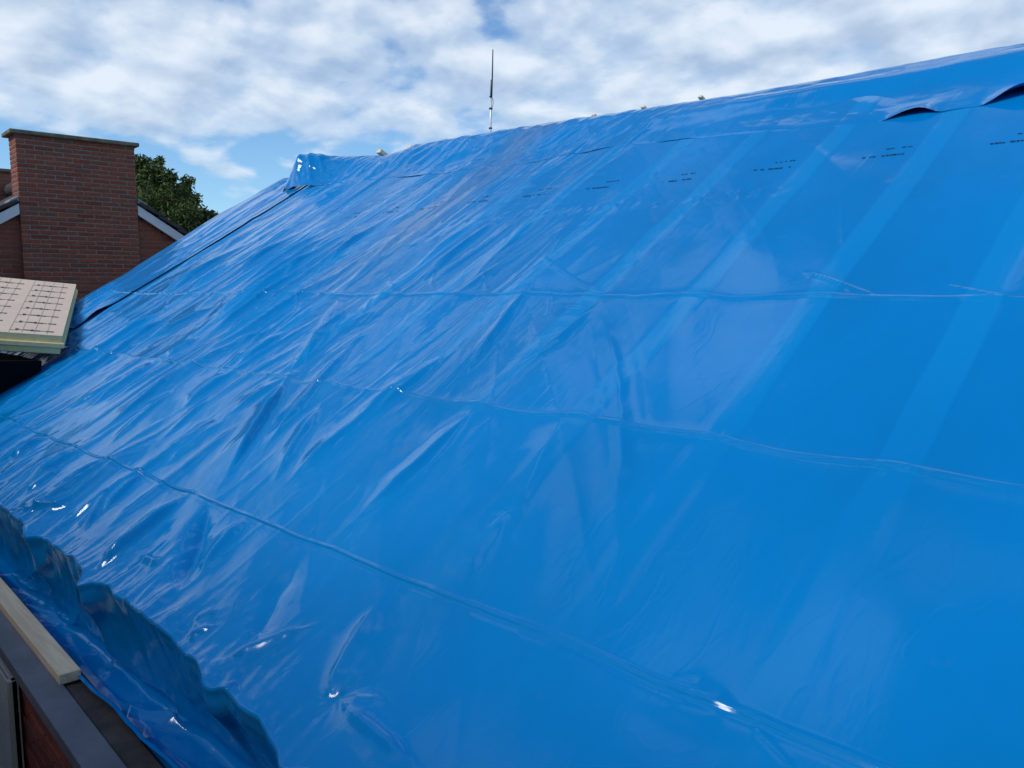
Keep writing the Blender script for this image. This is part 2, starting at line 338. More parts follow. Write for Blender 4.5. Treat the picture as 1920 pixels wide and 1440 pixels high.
# hand-placed folds: photo polyline, height (m), half widths on either side (m)
FOLDS = [
 ([(543,704),(487,800),(421,907)], 0.034, 0.018, 0.075), ([(537,706),(435,779)], 0.016, 0.02, 0.05), ([(570,684),(640,553)], 0.020, 0.03, 0.06),
 ([(541,699),(600,630),(683,553)], 0.022, 0.02, 0.05), ([(352,688),(202,805)], 0.024, 0.03, 0.07), ([(439,692),(341,768)], 0.022, 0.025, 0.06),
 ([(293,677),(166,765)], 0.026, 0.03, 0.08), ([(490,619),(366,684)], 0.022, 0.025, 0.06), ([(537,619),(439,692)], 0.024, 0.025, 0.06),
 ([(410,568),(275,637)], 0.026, 0.03, 0.07), ([(373,630),(308,670)], 0.022, 0.03, 0.06), ([(669,633),(580,742),(486,856)], 0.022, 0.03, 0.05),
 ([(603,757),(512,910)], 0.018, 0.03, 0.05), ([(749,728),(640,820),(537,910)], 0.018, 0.03, 0.05), ([(800,692),(669,786)], 0.014, 0.02, 0.04),
 ([(838,662),(700,783)], 0.016, 0.02, 0.045), ([(893,768),(800,862),(660,985)], 0.018, 0.02, 0.05), ([(1006,527),(940,610),(868,713)], 0.014, 0.02, 0.05),
 ([(1134,560),(992,684)], 0.010, 0.04, 0.10), ([(1123,567),(1160,690),(1170,800),(1165,1000)], 0.011, 0.03, 0.09), ([(951,960),(900,1040),(870,1100)], 0.006, 0.02, 0.05),
 ([(357,925),(290,985),(219,1045),(172,1085)], 0.040, 0.02, 0.055), ([(394,939),(361,1037),(334,1118)], -0.035, 0.035, 0.03), ([(463,968),(415,1030),(368,1089)], 0.024, 0.03, 0.04),
 ([(211,925),(164,997)], 0.022, 0.015, 0.035), ([(272,888),(193,968)], 0.024, 0.015, 0.04), ([(153,841),(62,910)], 0.028, 0.02, 0.05),
 ([(197,862),(98,943)], 0.028, 0.02, 0.05), ([(91,815),(22,870)], 0.030, 0.03, 0.06), ([(142,954),(36,961)], 0.022, 0.015, 0.03),
 ([(427,786),(306,877)], 0.014, 0.04, 0.09), ([(266,1045),(310,1063)], 0.014, 0.012, 0.02), ([(406,1250),(500,1210),(599,1170)], 0.018, 0.012, 0.03),
 ([(362,1168),(412,1145)], 0.014, 0.012, 0.03), ([(352,1195),(412,1176)], 0.012, 0.012, 0.02), ([(482,1196),(520,1120),(560,1050)], -0.012, 0.04, 0.03),
 ([(599,1342),(640,1260),(708,1134)], 0.016, 0.03, 0.06), ([(634,1312),(710,1378),(790,1445)], 0.014, 0.012, 0.03), ([(645,1310),(735,1322)], 0.006, 0.01, 0.025),
 ([(1261,1265),(1330,1300),(1396,1327)], 0.006, 0.016, 0.03), ([(410,1318),(450,1280)], 0.012, 0.01, 0.03),
 ([(470,450),(380,505),(300,560)], 0.018, 0.03, 0.05), ([(560,430),(440,520)], 0.016, 0.03, 0.05), ([(640,430),(520,530)], 0.015, 0.03, 0.05),
 ([(700,420),(590,520)], 0.014, 0.03, 0.05), ([(760,430),(650,540)], 0.013, 0.03, 0.05), ([(600,380),(470,480)], 0.012, 0.04, 0.06),
 ([(860,470),(790,530)], 0.010, 0.02, 0.04), 
 ([(1060,780),(1000,900),(960,1010)], 0.008, 0.04, 0.10),
 ([(520,600),(460,660),(420,700)], 0.014, 0.02, 0.04), ([(330,600),(240,650)], 0.018, 0.02, 0.05), ([(250,700),(120,770)], 0.020, 0.02, 0.05),
 ([(330,730),(200,840)], 0.014, 0.02, 0.05), ([(400,740),(300,830)], 0.012, 0.02, 0.05), ([(120,880),(50,930)], 0.018, 0.02, 0.04),
]
CREASES = [  # thin sharp pulls
 ([(1017,484),(1075,525),(1141,555)], 0.007), ([(1504,511),(1575,535),(1650,560)], 0.007), ([(1767,535),(1840,550),(1905,560)], 0.006), ([(727,527),(753,547)], 0.008),
 ([(316,548),(306,585)], 0.008), ([(424,550),(416,570)], 0.008), ([(494,550),(482,566)], 0.008), ([(563,550),(555,584)], 0.008), ([(700,557),(683,588)], 0.008),
 ([(1033,550),(1028,600)], 0.005), ([(1580,380),(1582,470)], 0.003), ([(815,508),(810,545)], 0.006), ([(910,510),(913,548)], 0.005), ([(1061,575),(1095,578)], 0.004),
 ([(1410,1360),(1490,1440)], 0.004), ([(1580,520),(1600,560)], 0.003),
]
def add_fold(Wf, U, V, pts, A_, w1, w2, taper=0.35):
    P = np.array([uv(*p) for p in pts])
    L = np.r_[0, np.cumsum(np.hypot(*np.diff(P, axis=0).T))]
    tt = np.linspace(0, L[-1], 12); Pu = np.interp(tt, L, P[:, 0]); Pv = np.interp(tt, L, P[:, 1])
    k = np.ones(3) / 3
    Pu[1:-1] = np.convolve(Pu, k, 'valid'); Pv[1:-1] = np.convolve(Pv, k, 'valid')
    m = 4 * max(w1, w2)
    sel = (U > Pu.min()-m) & (U < Pu.max()+m) & (V > Pv.min()-m) & (V < Pv.max()+m)
    if not sel.any(): return
    u = U[sel]; v = V[sel]
    u = u + 0.35*w1*perlin(u*9, v*9, 77); v = v + 0.35*w1*perlin(u*9+5, v*9, 78)
    best = np.full(u.shape, 1e9); sg = np.zeros_like(u); par = np.zeros_like(u)
    for i in range(11):
        du, dv = Pu[i+1]-Pu[i], Pv[i+1]-Pv[i]; l2 = du*du+dv*dv
        s = np.clip(((u-Pu[i])*du + (v-Pv[i])*dv)/l2, 0, 1)
        eu, ev = u-Pu[i]-s*du, v-Pv[i]-s*dv; d = np.hypot(eu, ev); b = d < best
        best[b] = d[b]; sg[b] = np.sign(du*ev-dv*eu)[b]; par[b] = ((i+s)/11)[b]
    w = np.where(sg > 0, w1, w2)
    tp = sstep(0, taper, par) * sstep(0, taper, 1-par); tp = 0.05 + 0.95*tp
    w = w * (0.5 + 0.5*tp)
    Wf[sel] += A_ * tp * np.exp(-(best/w)**1.25) * (best < 4*w)

def crease_v(k, U):
    x = (U - RAFT0) / RAFTP
    sag = np.abs(np.sin(np.pi * x))
    if k == 2: return VC[2] + 0.012*perlin(U*1.7, U*0+3, 5) - 0.012*sag*sstep(-5, -1, U) + 0.010*perlin(U*6, U*0, 8)
    if k == 1: return VC[1] - 0.020*sag + 0.012*perlin(U*1.1, U*0+7, 6)
    return VC[0] - 0.008*sag + 0.014*perlin(U*1.3, U*0+1, 7) + 0.006*perlin(U*5, U*0, 9)

def film(U, V):
    Wf = np.zeros_like(U)
    left = sstep(-1.3*H, -3.2*H, U)                           # wrinkles grow towards the gable
    lowc = 0.6 + 0.4*sstep(2.6*H, 1.4*H, V)
    Wf += 0.012*fbm(U*0.9, V*0.7, 1, 2) + 0.006*fbm(U*2.1+V*0.5, V*1.3, 21, 2)
    # sag between rafters
    x = (U - RAFT0)/RAFTP; fr = np.abs(x - np.round(x))
    Wf += 0.0022*sstep(0.15, 0.06, fr) * sstep(0.3*H, 1.0*H, V) * (0.6+0.8*np.abs(perlin(x*0.7, V*0.5, 31)))
    tt_ = 1 - 2*fr
    Wf += -(0.002 + 0.009*sstep(-1.2*H, -2.6*H, U))*(1-tt_**2)*sstep(0.7*H, 1.3*H, V)*(0.7+0.6*np.abs(perlin(np.round(x)*0.77, V*0.4, 32)))
    # long wrinkles up the slope
    wu = U + 0.06*perlin(U*1.2, V*0.7, 41) + 0.05*V*np.sin(U*0.4)
    r1 = ridged(wu*2.5, V*0.34, 42)**4; r2 = ridged(wu*5+3, V*0.6+2, 43)**4; r3 = ridged(wu*11+1, V*2.1, 44)**3
    m1 = sstep(-0.05, 0.35, perlin(U*0.8, V*1.1, 45)+0.12); m2 = sstep(-0.1, 0.3, perlin(U*1.4, V*1.6, 46)+0.05)
    Wf += left*lowc*(0.046*r1*m1 + 0.014*r2*m2 + 0.0012*r3*m1)
    Wf += left*0.002*fbm(U*5, V*7, 47, 2)
    # soft skewed pulls in the middle
    mid = sstep(-3.6*H, -2.2*H, U)*sstep(-0.6*H, -1.2*H, U)
    q = U*0.8 + V*0.62
    Wf += mid*0.009*softr(q*1.7+0.3*perlin(U, V, 48), (V*0.8-U*0.62)*0.33, 49) + mid*0.0015*ridged(q*4.1+2, (V*0.8-U*0.62)*0.5, 149)**3
    # right side: faint broad pulls
    Wf += 0.004*sstep(-2.0*H, -0.8*H, U)*softr(U*1.3+0.25*V, V*0.45, 50)
    # row of small dents
    vd = 2.21*H + 0.05*perlin(U*1.1, U*0+2, 51); env = np.exp(-((V-vd)/0.05)**2)
    Wf += 0.0045*env*perlin(U*17+V*5, V*6, 52)*2*sstep(-3.4*H, -2.6*H, U)*(0.35+0.65*sstep(-0.9*H, -1.7*H, U))
    # scuffed crinkle zone under the top sheet and below the upper crease
    Wf += 0.0010*fbm(U*11+V*6, V*8, 53, 2)*sstep(-0.6*H, -2.0*H, U)
    for pts, A_, w1, w2 in FOLDS: add_fold(Wf, U, V, pts, A_*1.35, w1*1.25, w2*1.4)
    for pts, A_ in CREASES: add_fold(Wf, U, V, pts, A_, 0.006, 0.010, 0.2)
    # nail puckers
    for (px_, py_), A_, r in (((634,1312),-0.016,0.05), ((484,1183),-0.010,0.04), ((951,960),-0.006,0.03), ((545,703),0.012,0.04), ((1345,822),-0.004,0.03), ((1680,880),-0.005,0.03)):
        u0, v0 = uv(px_, py_); d = np.hypot(U-u0, V-v0); sel = d < 6*r
        an = np.arctan2(V[sel]-v0, U[sel]-u0)
        Wf[sel] += A_*np.exp(-d[sel]/r)*(1+0.4*perlin(an*1.1+u0*7, d[sel]*4, 55)) + abs(A_)*0.35*np.exp(-(d[sel]/(1.8*r))**2)*perlin(an*1.6+v0*9, d[sel]*0, 56)
    # fold creases of the sheet
    for k in range(3):
        d = V - crease_v(k, U)
        j = 0.55 + 0.9*np.abs(perlin(U*2.2, U*0+k, 60+k))
        if k == 0:
            Wf += 0.010*j*np.clip(1-np.abs(d)/np.where(d > 0, 0.013, 0.008), 0, 1) - 0.003*j*np.exp(-((d+0.018)/0.010)**2)
            Wf += 0.005*np.exp(-((d+0.05)/0.035)**2)*sstep(-1.3*H, -0.6*H, U)*np.clip(perlin(U*2.5, U*0, 66)*2.5, 0, 1)
        else:
            Wf += (0.012 if k == 1 else 0.013)*j*np.clip(1-np.abs(d)/0.0125, 0, 1) + 0.004*j*np.exp(-(d/0.04)**2)
    # puckers along the eave lip
    e = V - vlip(U); lp = np.exp(-np.clip(e, 0, 9)/0.14)*sstep(-1.0*H, -1.6*H, U)
    Wf += lp*(0.020*ridged(U*4.5+0.8*V, V*1.5, 70)**1.5 + 0.009*ridged(U*11, V*3, 71) + 0.010*fbm(U*6, V*9, 72, 3))
    Wf += 0.55*lp*0.014*fbm(U*3.0, V*5.0, 73, 2)
    return Wf

def sample_line(lo, hi, dens, n):
    x = np.linspace(lo, hi, 6000); c = np.r_[0, np.cumsum((dens(x)[1:]+dens(x)[:-1])/2*np.diff(x))]; c /= c[-1]
    return np.interp(np.linspace(0, 1, n), c, x)
US = sample_line(UL + 0.25, 1.6, lambda u: 1/(1.3 + 0.62*np.abs(u)), 1250)
# eave profile in (dy, dz) from the lip, by arc length
def eave_profile():
    pts = [(0.0, 0.0)]; ang = math.pi + RP; p = np.array([0.0, 0.0])
    def go(a0, a1, r, n):
        nonlocal p
        for k in range(n):
            a = a0 + (a1-a0)*(k+0.5)/n; p = p + np.array([math.cos(a), math.sin(a)])*r*abs(a1-a0)/n; pts.append(tuple(p))
    def st(a, l, n):
        nonlocal p
        for k in range(n): p = p + np.array([math.cos(a), math.sin(a)])*l/n; pts.append(tuple(p))
    go(ang, 1.60*math.pi, 0.010, 8); st(1.60*math.pi, 0.39, 50); go(1.60*math.pi, 1.0*math.pi, 0.045, 12); st(math.pi, 0.085, 16)
    go(math.pi, 0.66*math.pi, 0.05, 6); st(0.66*math.pi, 0.075, 12); go(0.66*math.pi, math.pi, 0.02, 5); st(math.pi, 0.012, 4)
    return np.array(pts)
EP = eave_profile(); NE = len(EP)
VS = sample_line(0.0, VR - 0.05 - 0.25, lambda s: (1/(1.5+0.5*s)) * (1 + 1.6*np.exp(-(s/0.12)**2) + sum(3.4*np.exp(-((s + 0.30 - vc)/0.045)**2) for vc in VC)), 660)
NS = len(VS)
Ug = np.repeat(US[:, None], NS, 1); frac = VS/VS[-1]
VL = vlip(US); Vtop = VR - 0.30
Vg = VL[:, None] + VS[None, :]*((Vtop - VL)/VS[-1])[:, None]
# ragged lip: shift rows near the lip in the sheet
lipn = 0.016*fbm(US*2.3, US*0+4, 80, 3) + 0.014*ridged(US*2.3+0.6*perlin(US*1.1, US*0, 84), US*0, 81)**2 - 0.012*ridged(US*5.3+perlin(US*1.7, US*0, 85), US*0, 82)**4*sstep(0.0, 0.3, perlin(US*1.9, US*0+3, 83)) + 0.004*fbm(US*8, US*0, 86, 2)
for (px_, py_), dv in (((172,1085), -0.06), ((393,1296), -0.035), ((70,1000), -0.03), ((545,1432), -0.03)):
    lipn += dv*np.exp(-((US-uv(px_, py_)[0])/0.05)**2)
lipn *= sstep(-0.6, -1.4, US)*0.7 + 0.3
Vg += lipn[:, None]*np.exp(-VS[None, :]/0.15)
Wg = film(Ug, Vg)
Wl = Wg[:, :1]; Vl0 = Vg[:, :1]
# hanging part below the lip
cr, sr = math.cos(RP), math.sin(RP)
eV = (EP[:, 0]*cr + EP[:, 1]*sr)[None, ::-1]; eW = (-EP[:, 0]*sr + EP[:, 1]*cr)[None, ::-1]
seg = np.r_[0, np.cumsum(np.hypot(*np.diff(EP, axis=0).T))][::-1][None, :]
tan = np.gradient(EP, axis=0); tan /= np.linalg.norm(tan, axis=1)[:, None]
nr = np.stack([tan[:, 1], -tan[:, 0]], 1)                     # outward normal of the profile
nr = np.where((nr[:, :1]*-1 + nr[:, 1:]*0.3) < 0, -nr, nr)[::-1]
nV = (nr[:, 0]*cr + nr[:, 1]*sr)[None, :]; nW = (-nr[:, 0]*sr + nr[:, 1]*cr)[None, :]
Ue = np.repeat(US[:, None], NE, 1); qe = np.repeat(seg, len(US), 0)
dep = sstep(0.0, 0.10, qe)
pl = dep*(0.022*fbm(Ue*1.8+0.5*qe, qe*1.2, 90, 2) + 0.022*(ridged(Ue*1.4+1.2*qe, qe*1.4, 91)**3) + 0.004*ridged(Ue*5-2*qe, qe*3, 92)**2)
flo = sstep(0.30, 0.50, qe)
pl += flo*(0.045*(ridged(Ue*1.5+2.0*qe, qe*3, 93)**1.5) + 0.010*fbm(Ue*4, qe*6, 94, 2))
pl = np.maximum(pl, 0.004)
pl *= 1 - 0.85*sstep(0.60, 0.70, qe)
edge = sstep(0.64, 0.72, qe)*0.010*fbm(Ue*3, Ue*0, 95, 3)
UeF = Ue + dep*0.02*fbm(Ue*3, qe*6, 96, 2)
VeF = Vl0*(1-0.0*dep) + eV + nV*pl + edge*cr; WeF = Wl*(1-sstep(0, 0.2, qe)) + eW + nW*pl - edge*sr
# keep the trough on the ledge line even where the lip wanders
lipy = H*sr + Vl0*cr; shift = (1.135 - lipy)*sstep(0.10, 0.50, qe)
lipz = -H*cr + Vl0*sr; shz = (-1.236 - lipz)*sstep(0.03, 0.34, qe)
VeF += shift*cr + shz*sr; WeF += -shift*sr + shz*cr
X = np.concatenate([UeF[:, :-1], Ug], 1); Y = np.concatenate([VeF[:, :-1], Vg], 1); Zz = np.concatenate([WeF[:, :-1], Wg], 1)
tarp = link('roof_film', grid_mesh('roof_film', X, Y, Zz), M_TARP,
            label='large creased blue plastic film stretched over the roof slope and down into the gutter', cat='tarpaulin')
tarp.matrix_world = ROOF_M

# printed marks on the film (two short lines of illegible print)
def wsample(us, vs): return film(np.array(us, float), np.array(vs, float))
rng = random.Random(4)
marks = [-3.77, -3.39, -3.09, -2.74, -2.39, -2.04, -1.68, -1.31, -0.95, -0.60, -0.25]
for mu in marks:
    vs_ = []; fs_ = []
    for row, (v0, u0, ln) in enumerate(((2.405*H, -0.075*H, 0.125*H), (2.455*H, -0.02*H, 0.072*H))):
        u = mu*H + u0; end = u + ln
        while u < end:
            l = rng.uniform(0.008, 0.022); hgt = 0.012 if row == 0 else 0.009
            if rng.random() < 0.86:
                uu = [u, u+l, u+l, u]; hh = hgt*rng.uniform(0.6, 1.1)
                vv_ = [v0, v0, v0+hh, v0+hh]; ww = wsample(uu, vv_).max() + 0.003
                b = len(vs_); vs_ += [(a_, c_, ww) for a_, c_ in zip(uu, vv_)]; fs_.append((b, b+1, b+2, b+3))
            u += l + rng.uniform(0.002, 0.006) + (0.014 if rng.random() < 0.15 else 0)
    link('print', mesh('print', vs_, fs_), M_PRINT, tarp, kind='stuff')

# ------------------------------------------------------------------ ridge sheet
def vseam(U): return np.interp(U/H, [-5.3, -4.77, -3.11, -2.02, -1.19, -1.07, -0.67, 0.5], [2.98, 2.98, 2.83, 2.83, 2.70, 2.69, 2.72, 2.75])*H
UR = sample_line(UL + 0.66, 1.6, lambda u: 1/(1.6 + 0.6*np.abs(u)), 1000)
NR = 200
q = sample_line(0, 1, lambda s: 1 + 2*np.exp(-(s/0.08)**2) + 1.2*np.exp(-((s-0.55)/0.15)**2), NR)
Ur = np.repeat(UR[:, None], NR, 1)
seamn = 0.012*fbm(UR*3, UR*0, 100, 3)
V0 = (vseam(UR) + seamn)[:, None]; VRr = VR
upl = VRr - V0 - 0.31                          # flat run up to the rounded ridge
rr_ = 0.60                                     # ridge rounding radius
arc = 2*RP*rr_; far_ = 0.9
tot = upl + arc + far_
sarc = q[None, :]*tot
onflat = np.minimum(sarc, upl); onarc = np.clip(sarc-upl, 0, arc); onfar = np.clip(sarc-upl-arc, 0, None)
al = onarc/rr_
Vr = V0 + onflat + rr_*np.sin(al) + onfar*math.cos(2*RP)
Wr = -rr_*(1-np.cos(al)) - onfar*math.sin(2*RP)
nVr = np.sin(al); nWr = np.cos(al)
base = film(Ur, np.minimum(Vr, VRr-0.31))
fadeb = sstep(0.55, 0.0, onflat)
d = 0.003 + base*fadeb*1.0
ef = 0.15 + 0.85*sstep(0.0, 0.18, sarc)
lefts = sstep(-1.6*H, -3.0*H, Ur)
d = d + ef*0.004*fbm(Ur*1.4, sarc*2.0, 101, 3)
d = d + ef*(0.05+0.95*lefts)*(0.011*ridged(Ur*2.3+0.9*sarc, sarc*1.6, 102)**2 + 0.007*ridged(Ur*5-2.0*sarc, sarc*2.5, 103)**2)
d = d + 0.0010*fbm(Ur*9+4*sarc, sarc*9, 104, 2)
# soft dents in the rounded ridge
rb = np.exp(-((sarc-upl-0.02)/0.16)**2)
d = d + rb*(0.006*ridged(Ur*2.0+0.9*sarc, sarc*2+3, 105)**2 + 0.004*fbm(Ur*4+2*sarc, sarc*3, 106, 2))*(0.5+0.5*sstep(-3*H, -1.5*H, Ur))
d = d + 0.042*np.exp(-((sarc-upl+0.19)/0.15)**2)*sstep(-2.7*H, -1.6*H, Ur)*(0.85+0.35*perlin(Ur*1.9+1.5*sarc, sarc*2, 110)+0.12*perlin(Ur*6+3*sarc, sarc*3, 111))   # film bulging over the ridge board
# the ridge line is lumpy: it stands higher towards the gable
lift = np.interp(Ur/H, [-5.6, -5.37, -4.9, -4.45, -4.1, -3.6, -2.8, -1.88, 0], [0.10, 0.16, 0.12, 0.04, 0.09, 0.085, 0.05, 0.01, 0.0])
hi_ = sstep(0.1, 0.75, sarc/(upl+arc*0.5))
d = d + lift*hi_
# puffed bunch at the gable end of the ridge
ub = -5.14*H; bun = np.exp(-(np.abs(Ur-ub)/0.36)**2.0)*np.exp(-(np.abs(sarc-upl*0.72)/(upl*0.62))**2.4)
d = d + bun*(0.15 + 0.05*fbm(Ur*4, sarc*5, 107, 3) + 0.05*ridged(Ur*3+sarc*2, sarc*3, 108)**2)*sstep(0.0, 0.22, Ur-UR[0])
# lifted flap in the lower edge at the right
fl = np.zeros_like(Ur)
for c_, wl_, wr_, a_ in ((uv(1742,190)[0], 0.20, 0.13, 0.032), (uv(1960,120)[0], 0.20, 0.32, 0.065)):
    dd = np.where(Ur < c_, (c_-Ur)/wl_, (Ur-c_)/wr_); fl += a_*0.5*(1+np.cos(np.pi*np.clip(dd, 0, 1)))
pe = np.clip(1 - sarc/0.24, 0, 1)
d = d + fl*pe**1.6 - (0.0035+0.004*sstep(-0.1, 0.3, perlin(Ur*0.9, Ur*0, 119)))*np.exp(-sarc/0.018)*np.clip(1-fl/0.01, 0, 1)
Vr = Vr + fl*0.75*pe**2.2
# lower edge ends: little scallops standing off
d = d + 0.006*np.exp(-sarc/0.03)*np.clip(perlin(Ur*1.7, Ur*0, 109)*3, 0, 1)
Vr2 = Vr + nVr*d; Wr2 = Wr + nWr*d
rs = link('ridge_film', grid_mesh('ridge_film', Ur, Vr2, Wr2), M_TARP2,
          label='narrow blue film sheet lapped over the ridge with a curled lower edge', cat='tarpaulin')
rs.matrix_world = ROOF_M

# ------------------------------------------------------------------ verge strip over the gable edge
sV = np.linspace(1.22*H, 3.27*H, 420); nQ = 90
prof = []                                    # across: from the lapped edge over the roof, then down the gable
wide = 0.72*H
for k in range(nQ):
    s = k/(nQ-1)
    prof.append(s)
ss = np.array(prof)*(wide + 0.55)
Vv = np.repeat(sV[:, None], nQ, 1); Sg = np.repeat(ss[None, :], len(sV), 0)
edge_u = -5.045*H + 0.014*fbm(sV*1.3, sV*0, 120, 3)
rd = 0.05
flat = np.minimum(Sg, wide-rd); al = np.clip((Sg-(wide-rd))/rd, 0, math.pi/2); dwn = np.clip(Sg-(wide-rd)-rd*math.pi/2, 0, None)
Uv = edge_u[:, None] - flat - rd*np.sin(al)
Wv = -rd*(1-np.cos(al)) - dwn
base = film(np.maximum(Uv, UL+0.25), Vv)*sstep(0.5, 0.0, Sg)
dv = base + 0.006 + 0.008*sstep(0.10, 0.0, Sg)*(0.5+np.abs(perlin(Vv*0.9, Vv*0, 121))) + sstep(0.0, 0.2, Sg)*(0.010*ridged(Uv*3+Vv*0.4, Vv*0.5, 122)**2 + 0.007*fbm(Uv*4, Vv*2.2, 123, 3))
dv = dv + 0.02*sstep(0.3, 0.9, Sg)*fbm(Vv*0.8, Sg*0, 124, 2)
dv = dv + 0.03*np.exp(-((Vv-uv(200,590)[1])/0.12)**2)*sstep(0.15, 0.0, Sg)
Uv2 = Uv - np.sin(al)*dv; Wv2 = Wv + np.cos(al)*dv
vs = link('verge_film', grid_mesh('verge_film', Uv2[:, ::-1], Vv[:, ::-1], Wv2[:, ::-1]), M_TARP2,
          label='long blue film strip lapped along the sloping gable edge', cat='tarpaulin')
vs.matrix_world = ROOF_M

# ------------------------------------------------------------------ timbers poking out over the ridge
def ridge_timber(x0, y0, x1, y1, label):
    # top silhouette from pixel (x0,y0) to (x1,y1); lies along the slope just behind the ridge
    ym = VR*math.cos(RP) + H*math.sin(RP) + 0.06
    p1 = ray(x1, y1); p1 = p1*(ym/p1[1]) + E3
    wx = 0.075 if x1 < 1000 else 0.04; th_ = 0.045 if x1 < 1000 else 0.02; ln = 0.75
    ax = np.array([1.0, 0, 0]); up = NRM
    d = np.array([0.12, math.cos(R(29)), -math.sin(R(29))]); d /= np.linalg.norm(d)
    up = np.cross(ax, d); up /= np.linalg.norm(up)
    o = p1 - ax*wx - up*th_
    me = box_mesh('timber_end', (0,0,0), ax*wx, d*ln, up*th_, 0.003)
    ob = link('timber_end', me, M_WOODY, label=label, cat='timber', group='timber ends along the ridge'); ob.location = o
for (a_, b_, c_, d_), lb in (((698,284,715,279), 'pale timber end poking over the ridge nearest the puffed film'), ((745,283,771,272), 'largest pale timber end poking over the ridge'),
        ((812,267,826,263), 'third timber end from the puffed film along the ridge'), ((868,255,886,251), 'small timber end on the ridge just left of the antenna'),
        ((945,241,957,240), 'small timber end on the ridge just right of the antenna'), ((1105,213,1116,212.3), 'third timber end from the right along the ridge'),
        ((1196,197,1209,197), 'second timber end from the right along the ridge'), ((1302,178,1317,177.5), 'rightmost timber end along the ridge')):
    ridge_timber(a_, b_, c_, d_, lb)

# ------------------------------------------------------------------ antenna behind the ridge
k9 = 9.6
def at(x, y, t): return ray(x, y)*t + E3
ab = at(919.2, 262, k9)
ant = empty('antenna', ab, 'thin whip antenna on a white mast rising behind the ridge', 'antenna')
def rel(p): return np.asarray(p) - ab
def part(name, me, m, par): return link(name, me, m, par)
base_ = at(918.6, 330, k9)
part('mast', tube('mast', [rel(base_), rel(at(920, 225, k9)), rel(at(920.8, 181, k9))], [0.016, 0.014, 0.012]), M_ALU, ant)
part('whip', tube('whip', [rel(at(920.9, 184, k9)), rel(at(922.2, 150, k9)), rel(at(923.0, 149, k9)), rel(at(924.2, 93, k9))], [0.014, 0.013, 0.009, 0.006]), M_DARK, ant)
part('clamp', tube('clamp', [rel(at(918.3, 182, k9)), rel(at(921.8, 178.5, k9))], [0.010, 0.014]), M_DARK, ant)
part('collar', tube('collar', [rel(at(920.2, 205, k9)), rel(at(920.3, 202.5, k9))], [0.022, 0.022]), M_DARK, ant)
part('collar', tube('collar', [rel(at(919.7, 242, k9)), rel(at(919.8, 239.5, k9))], [0.021, 0.021]), M_DARK, ant)
part('cable', tube('cable', [rel(at(921.5, 181, k9)), rel(at(924.2, 187, k9)), rel(at(925.0, 194, k9)), rel(at(923.5, 200, k9)), rel(at(920.5, 203.5, k9))], [0.003]*5, 6), M_DARK, ant)

# ------------------------------------------------------------------ neighbour house with chimneys
CA = R(48); e1 = FWD*math.cos(CA) + RGT*math.sin(CA); e2 = FWD*math.cos(CA-R(90)) + RGT*math.sin(CA-R(90)); ez = np.array([0, 0, 1.0])
P0 = ray(27.5, 251)*11.3 + E3              # top left front corner of the chimney brickwork
CW, CDp = 1.585, 0.42
PITCH = CW/6.5; COURSE = 0.0655; JT = 0.015; BD = 0.112
nb = empty('neighbour_house', P0 - ez*P0[2], 'red brick neighbouring house with a wide chimney on its gable', 'house')
NB0 = P0 - ez*P0[2]
def nbl(s, dpt, z): return (P0 - NB0) + e1*s + e2*dpt + ez*z      # local to nb: along front, depth, up from chimney top
def nbox(name, s0, s1, d0, d1, z0, z1, w=0.004): return box_mesh(name, nbl(s0, d0, z0), e1*(s1-s0), e2*(d1-d0), ez*(z1-z0), w)
zg = -P0[2]
chim = link('chimney', nbox('chimney', 0.006, CW-0.006, 0.006, CDp-0.006, zg, -0.005, 0), M_MORTAR, nb)
rb_ = random.Random(11); bcache = {}
def brick_obj(parent, s0, s1, d0, d1, z0, z1):
    key = (round(s1-s0, 3), round(d1-d0, 3), round(z1-z0, 3), rb_.randrange(3))
    if key not in bcache:
        v = np.array(frame_box((0,0,0), e1*key[0], e2*key[1], ez*key[2]))
        v = v + np.array([[rb_.uniform(-1, 1)*0.0022 for _ in range(3)] for _ in range(8)])
        bcache[key] = bev(mesh('brick', v, BOXF), 0.005); bcache[key].materials.append(M_BRICK)
    o = bpy.data.objects.new('brick', bcache[key]); COL.objects.link(o); o.parent = parent
    o.location = nbl(s0, d0 + rb_.uniform(-0.002, 0.002), z0); return o
joined = [[], []]
def brick_join(s0, s1, d0, d1, z0, z1):
    b = len(joined[0]); joined[0].extend(nbl(s0, d0, z0) if i == 0 else v for i, v in enumerate(frame_box(nbl(s0, d0+rb_.uniform(-.002,.002), z0), e1*(s1-s0), e2*(d1-d0), ez*(z1-z0))))
    joined[1].extend(tuple(b+i for i in f) for f in BOXF)
rows = int(P0[2]/COURSE); nind = 0
for r in range(rows):
    z1 = -r*COURSE - 0.002; z0 = z1 - COURSE + JT
    cells = []
    if r % 2 == 0: cells = [(k*PITCH, (k+1)*PITCH-JT, BD) for k in range(6)] + [(6*PITCH, CW, 2*BD+JT)]
    else: cells = [(0, PITCH/2-JT, 2*BD+JT)] + [(PITCH/2+k*PITCH, min(PITCH/2+(k+1)*PITCH-JT, CW), BD) for k in range(6)]
    for ci, (s0, s1, dp) in enumerate(cells):
        vis = r < 34
        if vis and nind < 238: brick_obj(chim, s0, s1, 0, dp, z0, z1); nind += 1
        else: brick_join(s0, s1, 0, dp, z0, z1)
    # left side bricks behind the corner
    sd0 = (BD + JT) if r % 2 == 0 else (2*BD + 2*JT)
    while sd0 < CDp - 0.02:
        sd1 = min(sd0 + 2*BD + JT, CDp)
        if r < 16 and nind < 290: brick_obj(chim, 0, BD, sd0, sd1, z0, z1); nind += 1
        else: brick_join(0, BD, sd0, sd1, z0, z1)
        brick_join(CW-BD, CW, sd0, sd1, z0, z1)
        sd0 = sd1 + JT
